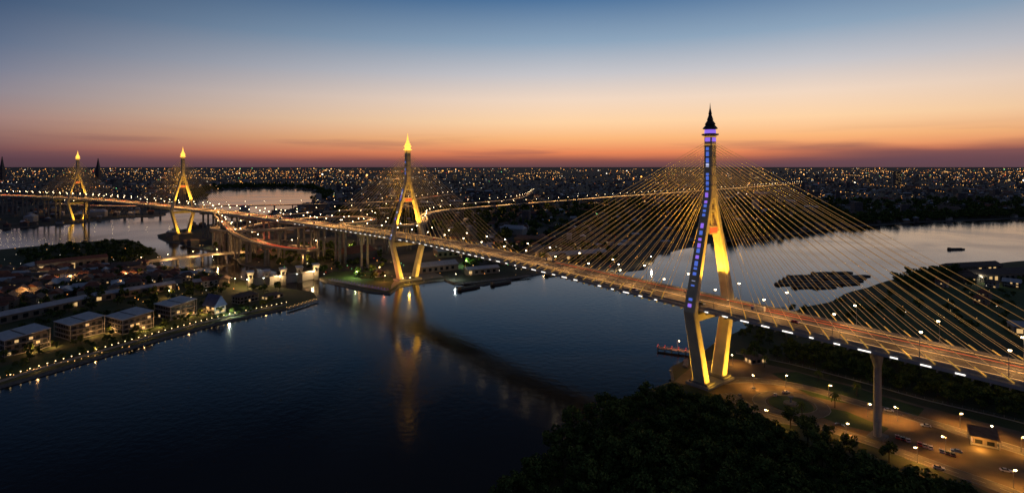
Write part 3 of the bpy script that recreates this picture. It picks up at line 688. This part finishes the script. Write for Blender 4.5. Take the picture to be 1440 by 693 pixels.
# promenade
pr=[site(*p,0) for p in ((-300,648),(0,551-9),(150,496),(300,454),(405,431))]
pr=[Vector((p.x-3.5,p.y+1.5,G+.12)) for p in pr]; pf=frames(smooth_path(pr,5)); mb=MB()
ribbon(mb,pf,[(-2.2,0),(2.2,0),(2.2,-.5),(-2.2,-.5)],paving); mb.obj('promenade_path')
mb=MB(); ribbon(mb,pf,[(2.3,0),(2.3,1.0),(2.55,1.0),(2.55,-1.7)],concrete,closed=False); mb.obj('river_wall')
for i,(p,d,r) in enumerate(pf):
    inst('promenade_lamp',LM_small,p+r*1.9,0)
    if i%7==0: lamp(p+r*1.0+Vector((0,0,3)),900,SOD,rad=.3)
mb=MB(); gd=frames(smooth_path([Vector((p.x-16,p.y+6,G+.04)) for p in [q for q,_,_ in pf[::8]]],8)); ribbon(mb,gd,[(-11,0),(11,0)],lawn,closed=False); mb.obj('riverside_lawn')

# small lit bridge on the canal
a=site(198,377);b=site(348,361); a.z=b.z=8; bf=frames(smooth_path([a,(a+b)/2+Vector((0,0,1.5)),b],6)); mb=MB()
ribbon(mb,bf,[(-5,0),(5,0),(5,.9),(5.3,.9),(5.3,-1.5),(-5.3,-1.5),(-5.3,.9),(-5,.9)],[asphalt]+[concrete]*7)
for i,(p,d,r) in enumerate(bf):
    if i%5==2: 
        for s in (-1,1): mb.cyl((p+r*s*3.5-Vector((0,0,p.z+1))),p+r*s*3.5-Vector((0,0,1.5)),.9,.9,concrete,8)
mb.obj('canal_bridge')
for i,(p,d,r) in enumerate(bf):
    if i%5==0: inst('street_lamp',LM_s,p+r*5,math.atan2(-r.y,-r.x)); lamp(p+r*9+Vector((0,0,3)),9000,SOD,rad=.4)

# river lock / flood gate
gate=empty('flood_gate')
GX=((352,404),(375,402),(398,399),(421,396),(444,392))
for k,(px,py) in enumerate(GX):
    q=site(px,py); mb=MB(); 
    mb.box((q.x,q.y,5),(5,14,12),conc_dark,.5)
    for sx_ in (-1,1):
        for sy_ in (-1,1): mb.box((q.x+sx_*2*math.cos(.5)-sy_*5*math.sin(.5),q.y+sx_*2*math.sin(.5)+sy_*5*math.cos(.5),12.5),(.9,.9,5),concrete,.5)
    mb.box((q.x,q.y,16.2),(6.5,12,2.8),wall_w,.5); mb.box((q.x,q.y,17.9),(8,13.5,.6),roof_grey,.5)
    mb.obj('gate_tower',gate)
    if k<4:
        q2=site(*GX[k+1]); c=(q+q2)/2; ln=(q2-q).length; an=math.atan2(q2.y-q.y,q2.x-q.x)
        mb=MB(); mb.box((c.x,c.y,9.6),(ln,4,1),concrete,an); mb.box((c.x,c.y+2,4.5),(ln-5,.8,9),steel,an); mb.box((c.x,c.y-2.6,10.6),(ln,.15,1),polem,an); mb.obj('gate_leaf',gate)
    q3=q+Vector((0,-9,0)); inst('flood_lamp',LM_white,(q3.x,q3.y,G),1.57); 
    if k%2==0: lamp((q3.x,q3.y-1,11),11000,(1,.62,.25),rad=.5)

# ------------------------------------------------------------ piers, barges, boats
def pixroad(name,pix,hw,m,z=G+.03,kerb=True,mark=True):
    f=frames(smooth_path([site(*p)+Vector((0,0,z)) for p in pix],4)); mb=MB()
    ribbon(mb,f,[(-hw,0),(hw,0)],m,closed=False)
    if kerb:
        for s in (-1,1): ribbon(mb,f,[(s*hw,-.02),(s*hw,.13),(s*(hw+.3),.13),(s*(hw+.3),-.02)],concrete,closed=False)
    if mark:
        for i in range(0,len(f)-1,2):
            p,d,r=f[i]; e=f[i+1][0]; mb.add([p-r*.08+Vector((0,0,.01)),p+r*.08+Vector((0,0,.01)),e+r*.08+Vector((0,0,.01)),e-r*.08+Vector((0,0,.01))],[(0,1,2,3)],paint)
    mb.obj(name); return f
def jetty(pa,pb,w_,name,em=None):
    a=site(*pa);b=site(*pb); c=(a+b)/2; ln=(b-a).length; an=math.atan2(b.y-a.y,b.x-a.x); mb=MB()
    mb.box((0,0,1.9),(ln,w_,.5),conc_dark)
    for k in range(int(ln/5)+1):
        for s in (-1,1):
            mb.cyl((-ln/2+k*5,s*w_*.4,-1),(-ln/2+k*5,s*w_*.4,3.1),.22,.22,conc_dark,6)
            if em: mb.octa((-ln/2+k*5,s*w_*.4,3.4),.3,em)
    for s in (-1,1): mb.box((0,s*w_*.48,3.0),(ln,.1,.1),polem)
    mb.obj(name,None,(c.x,c.y,0),an)
jetty((465,396),(545,411),6,'jetty',e_purple); jetty((640,402),(745,390),5,'jetty',None); jetty((405,437),(447,424),4,'jetty',e_dot)
jetty((925,492),(985,500),5,'jetty',e_red)
BM=MB()
hullp=lambda s,z:[Vector((x*s,y*s2,z)) for x,y,s2 in ((-22,-5,1),(17,-5,1),(22,-2.5,1),(24,0,1),(22,2.5,1),(17,5,1),(-22,5,1),(-24,3,1),(-24,-3,1))]
BM.loft([hullp(.93,-.5),hullp(1,2.6),hullp(.97,2.6),hullp(.96,2.2)],hull)
BM.loft([[Vector((x,y,zv)) for x,y in ((-17,-w_),(14,-w_),(14,w_),(-17,w_))] for zv,w_ in ((2.2,4),(3.4,4),(4.4,1.6))],cargo)
BM.box((-20,0,3.8),(4,6,3.2),wall_t); BM.box((-20,0,5.5),(5,7,.3),roof_brown); BM.cyl((19,0,2.4),(19,0,5),.15,.1,polem)
BMm=BM.mesh('cargo_barge')
for row in range(6):
    for k in range(4):
        if (row,k) in ((0,3),(5,0),(5,3),(0,0)): continue
        q=site(1102+k*29+row*5,404-row*3.9+U(-.6,.6)); inst('cargo_barge',BMm,(q.x,q.y,0),.2+U(-.06,.06),(.62,.95,.45))
for px,py,a_ in ((1195,392,.3),(1345,351,.1),(660,406,.7),(705,399,.7),(780,386,.6),(965,513,1.2)):
    q=site(px,py); inst('cargo_barge',BMm,(q.x,q.y,0),a_,(.65 if px!=965 else .45))

# ------------------------------------------------------------ site at the near tower
sheet('forecourt',[(948,540),(985,512),(1035,508),(1110,522),(1200,545),(1300,575),(1440,612),(1600,650),(1600,760),(1440,720),(1345,675),(1220,628),(1130,600),(1060,585),(1000,556)],sand,G+.02)
sheet('verge_lawn',[(1085,528),(1120,526),(1210,550),(1300,578),(1290,590),(1200,572),(1140,560)],lawn,G+.03)
sheet('verge_lawn',[(1150,575),(1190,582),(1250,606),(1240,614),(1180,600),(1140,585)],lawn,G+.03)
pixroad('access_road',[(1012,540),(1060,538),(1130,548),(1200,568),(1300,596),(1440,640),(1560,680)],4.0,asphalt_lot,G+.05)
pixroad('service_road',[(1020,556),(1080,590),(1150,603),(1230,628),(1330,664),(1440,705),(1500,740)],3.6,asphalt_lot,G+.055)
rc=site(1112,572); ringp=[Vector((rc.x+17*math.cos(a*.2618*2),rc.y+15*math.sin(a*.2618*2),G+.06)) for a in range(13)]
mb=MB(); rf=frames(smooth_path(ringp,3)); ribbon(mb,rf,[(-3.2,0),(3.2,0)],asphalt_lot,closed=False)
for s in (-1,1): ribbon(mb,rf,[(s*3.2,-.02),(s*3.2,.14),(s*3.5,.14),(s*3.5,-.02)],concrete,closed=False)
mb.obj('roundabout_road')
mb=MB(); mb.cyl((rc.x,rc.y,G),(rc.x,rc.y,G+.25),11.5,11.3,lawn,28); mb.cyl((rc.x,rc.y,G+.255),(rc.x,rc.y,G+1.0),4,3.6,paving,20); mb.cyl((rc.x,rc.y,G+1.005),(rc.x,rc.y,G+4),.8,.4,concrete,10); mb.cyl((rc.x,rc.y,G+4.005),(rc.x,rc.y,G+4.4),1.4,1.6,concrete,12)
mb.obj('fountain_island')
for px,py in ((1030,516),(1060,548),(1105,548),(1165,562),(1262,596),(1330,640),(1080,600),(1190,618),(1395,622),(1425,690),(1350,605),(1436,640),(1220,590),(1290,655)):
    q=site(px,py); inst('street_lamp',LM_s,(q.x,q.y,G),U(0,6)); lamp((q.x,q.y,G+7.2),U(4200,8500),(1,.43,.07),'SPOT',(q.x,q.y,0),145,None,.3,.5)
for px,py,s in ((1047,510,.9),(1060,512,.8),(1174,577,.9),(1128,588,.8),(1150,540,.8),(1075,520,.9),(1205,560,.8)):
    q=site(px,py); inst('palm_tree',PALM,(q.x,q.y,G),U(0,6),s)
for px,py,s in ((1043,580,.8),(1112,606,1.0),(1138,617,.95),(1165,627,.8),(1195,640,.9),(1250,655,.9),(1005,575,.9)):
    q=site(px,py); inst('shade_tree',random.choice(T),(q.x,q.y,G),U(0,6),s)
for px,py,s in ((1235,698,1.2),(1262,706,1.3),(1292,714,1.3),(1322,716,1.2),(1350,722,1.2),(1380,732,1.1),(1275,725,1.3),(1310,740,1.3)):
    q=site(px,py); inst('shade_tree',random.choice(T[:2]),(q.x,q.y,G),U(0,6),s)
q=site(1383,628); house('gatehouse',(q.x,q.y,G),-.55,9,6,1,roof_brown,wall_t,'flat',.8,4.0); lamp((q.x-7,q.y-6,5),3200,(1,.45,.08),rad=.4)
q=site(1062,512); house('site_office',(q.x,q.y,G),.3,12,7,1,roof_brown,wall_t,'hip',.8,3.6)
mb=MB(); ff=frames(smooth_path([site(*p)+Vector((0,0,G)) for p in ((1035,500),(1110,515),(1200,538),(1300,566),(1440,600),(1560,640))],4))
for i in range(len(ff)-1):
    p,d,r=ff[i]; mb.cyl(p,p+Vector((0,0,2)),.08,.08,concrete,4); e=ff[i+1][0]
    for h in (.6,1.2,1.8): mb.cyl(p+Vector((0,0,h)),e+Vector((0,0,h)),.04,.04,polem,4,False)
    mb.box((p+e)/2+Vector((0,0,.25)),((e-p).length-.2,.2,.5),concrete,math.atan2(d.y,d.x))
mb.obj('boundary_fence')
def car_mesh(cp):
    mb=MB(); hw=.88
    body=[(-2.2,.35),(-2.25,.75),(-2.1,.95),(-1.5,1.0),(1.0,.98),(2.0,.82),(2.22,.65),(2.22,.35)]
    def ex(pr_,w0,w1,m):
        n=len(pr_); vs=[(x,-w0 if z<1.1 else -w1,z) for x,z in pr_]+[(x,w0 if z<1.1 else w1,z) for x,z in pr_]
        mb.add(vs,[tuple(range(n)),tuple(range(2*n-1,n-1,-1))]+[(i,n+i,n+(i+1)%n,(i+1)%n) for i in range(n)],m)
    ex(body,hw,hw,cp); ex([(-1.7,.99),(-1.2,1.42),(.2,1.44),(.95,.985)],hw-.06,hw-.22,glass); ex([(-1.15,1.425),(-1.1,1.48),(.12,1.49),(.18,1.445)],hw-.2,hw-.22,cp)
    for x in (-1.4,1.4):
        for s in (-1,1): mb.cyl((x,s*.7,.33),(x,s*.93,.33),.33,.33,rubber,12); mb.cyl((x,s*.93,.33),(x,s*.945,.33),.18,.18,polem,8)
    for s in (-1,1): mb.box((2.2,s*.62,.68),(.08,.32,.16),e_head); mb.box((-2.2,s*.65,.78),(.08,.3,.14),e_tail)
    return mb.mesh('car')
def truck_mesh():
    mb=MB(); mb.box((-1,0,2.1),(6,2.3,2.6),wall_w); mb.box((2.9,0,1.5),(1.7,2.2,2.0),carpaints[4]); mb.box((3.76,0,1.9),(.05,1.9,.8),glass); mb.box((-.2,0,.65),(7.6,1.2,.25),rubber)
    for x in (-3,-1.9,2.7):
        for s in (-1,1): mb.cyl((x,s*.8,.5),(x,s*1.15,.5),.5,.5,rubber,12)
    for s in (-1,1): mb.box((3.78,s*.8,.8),(.06,.35,.2),e_head)
    return mb.mesh('truck')
CM=[car_mesh(c) for c in carpaints]; TM=truck_mesh()
for k in range(60):
    i=random.randint(5,330); p,d,r=fr[i]; off=random.choice([-13.6,-10,-6.4,-2.8,2.8,6.4,10,13.6]); 
    a=math.atan2(d.y,d.x)+(math.pi if off<0 else 0); tr=R()<.12
    inst('truck' if tr else 'car',TM if tr else random.choice(CM),p+r*off+Vector((0,0,.02)),a)
for k in range(11):
    if k in (3,7): continue
    q=site(1262+k*7.8,620+k*2.5); inst('parked_car',random.choice(CM[:3]+CM),(q.x,q.y,G+.03),1.0+U(-.05,.05))
for px,py,a in ((1105,556,.2),(1320,664,-.4),(1345,640,2.6),(1180,603,-.4),(1250,582,-.4),(1090,560,1),(1302,604,2.7),(1415,668,-.4)):
    q=site(px,py); inst('parked_car',random.choice(CM),(q.x,q.y,G+.06),a)

for px,py,pw,c in ((493,352,14000,(1,.8,.4)),(500,392,9000,(.8,1,.4)),(575,402,8000,GOLD),(655,376,12000,(.5,1,.35)),(640,395,6000,(.8,.9,.8)),(765,372,8000,SOD),(870,384,14000,(1,.85,.6)),(917,372,16000,(1,.7,.4)),(815,362,8000,SOD),(700,350,12000,SOD),(300,350,5000,(.9,.9,.5)),(535,385,12000,SOD),(430,372,9000,SOD),(380,352,18000,(1,.12,.05)),(540,398,7000,(1,.25,.08)),(100,400,8000,SOD),(180,395,7000,SOD),(40,420,7000,SOD),(60,395,8000,(1,.8,.5)),(330,402,9000,SOD),(955,498,3000,(1,.3,.15)),(1380,400,3000,(.9,.9,.7)),(240,420,6000,SOD)):
    q=site(px,py)
    if not on_land(q): q=q+Vector((0,4,0))
    inst('flood_lamp',LM_white if pw>8000 and c[0]>.9 and c[2]>.3 else LM_s,(q.x,q.y,G),U(0,6)); lamp((q.x,q.y-1.5,11),pw,c,rad=.5)
sheet('riverside_park_lawn',[(455,392),(520,408),(555,408),(560,398),(540,385),(470,383)],lawn,G+.02)
sheet('tower_plaza',[(548,409),(562,400),(624,391),(610,384),(560,386)],paving,G+.025)
print('lights',NL[0],'objects',len(bpy.data.objects))
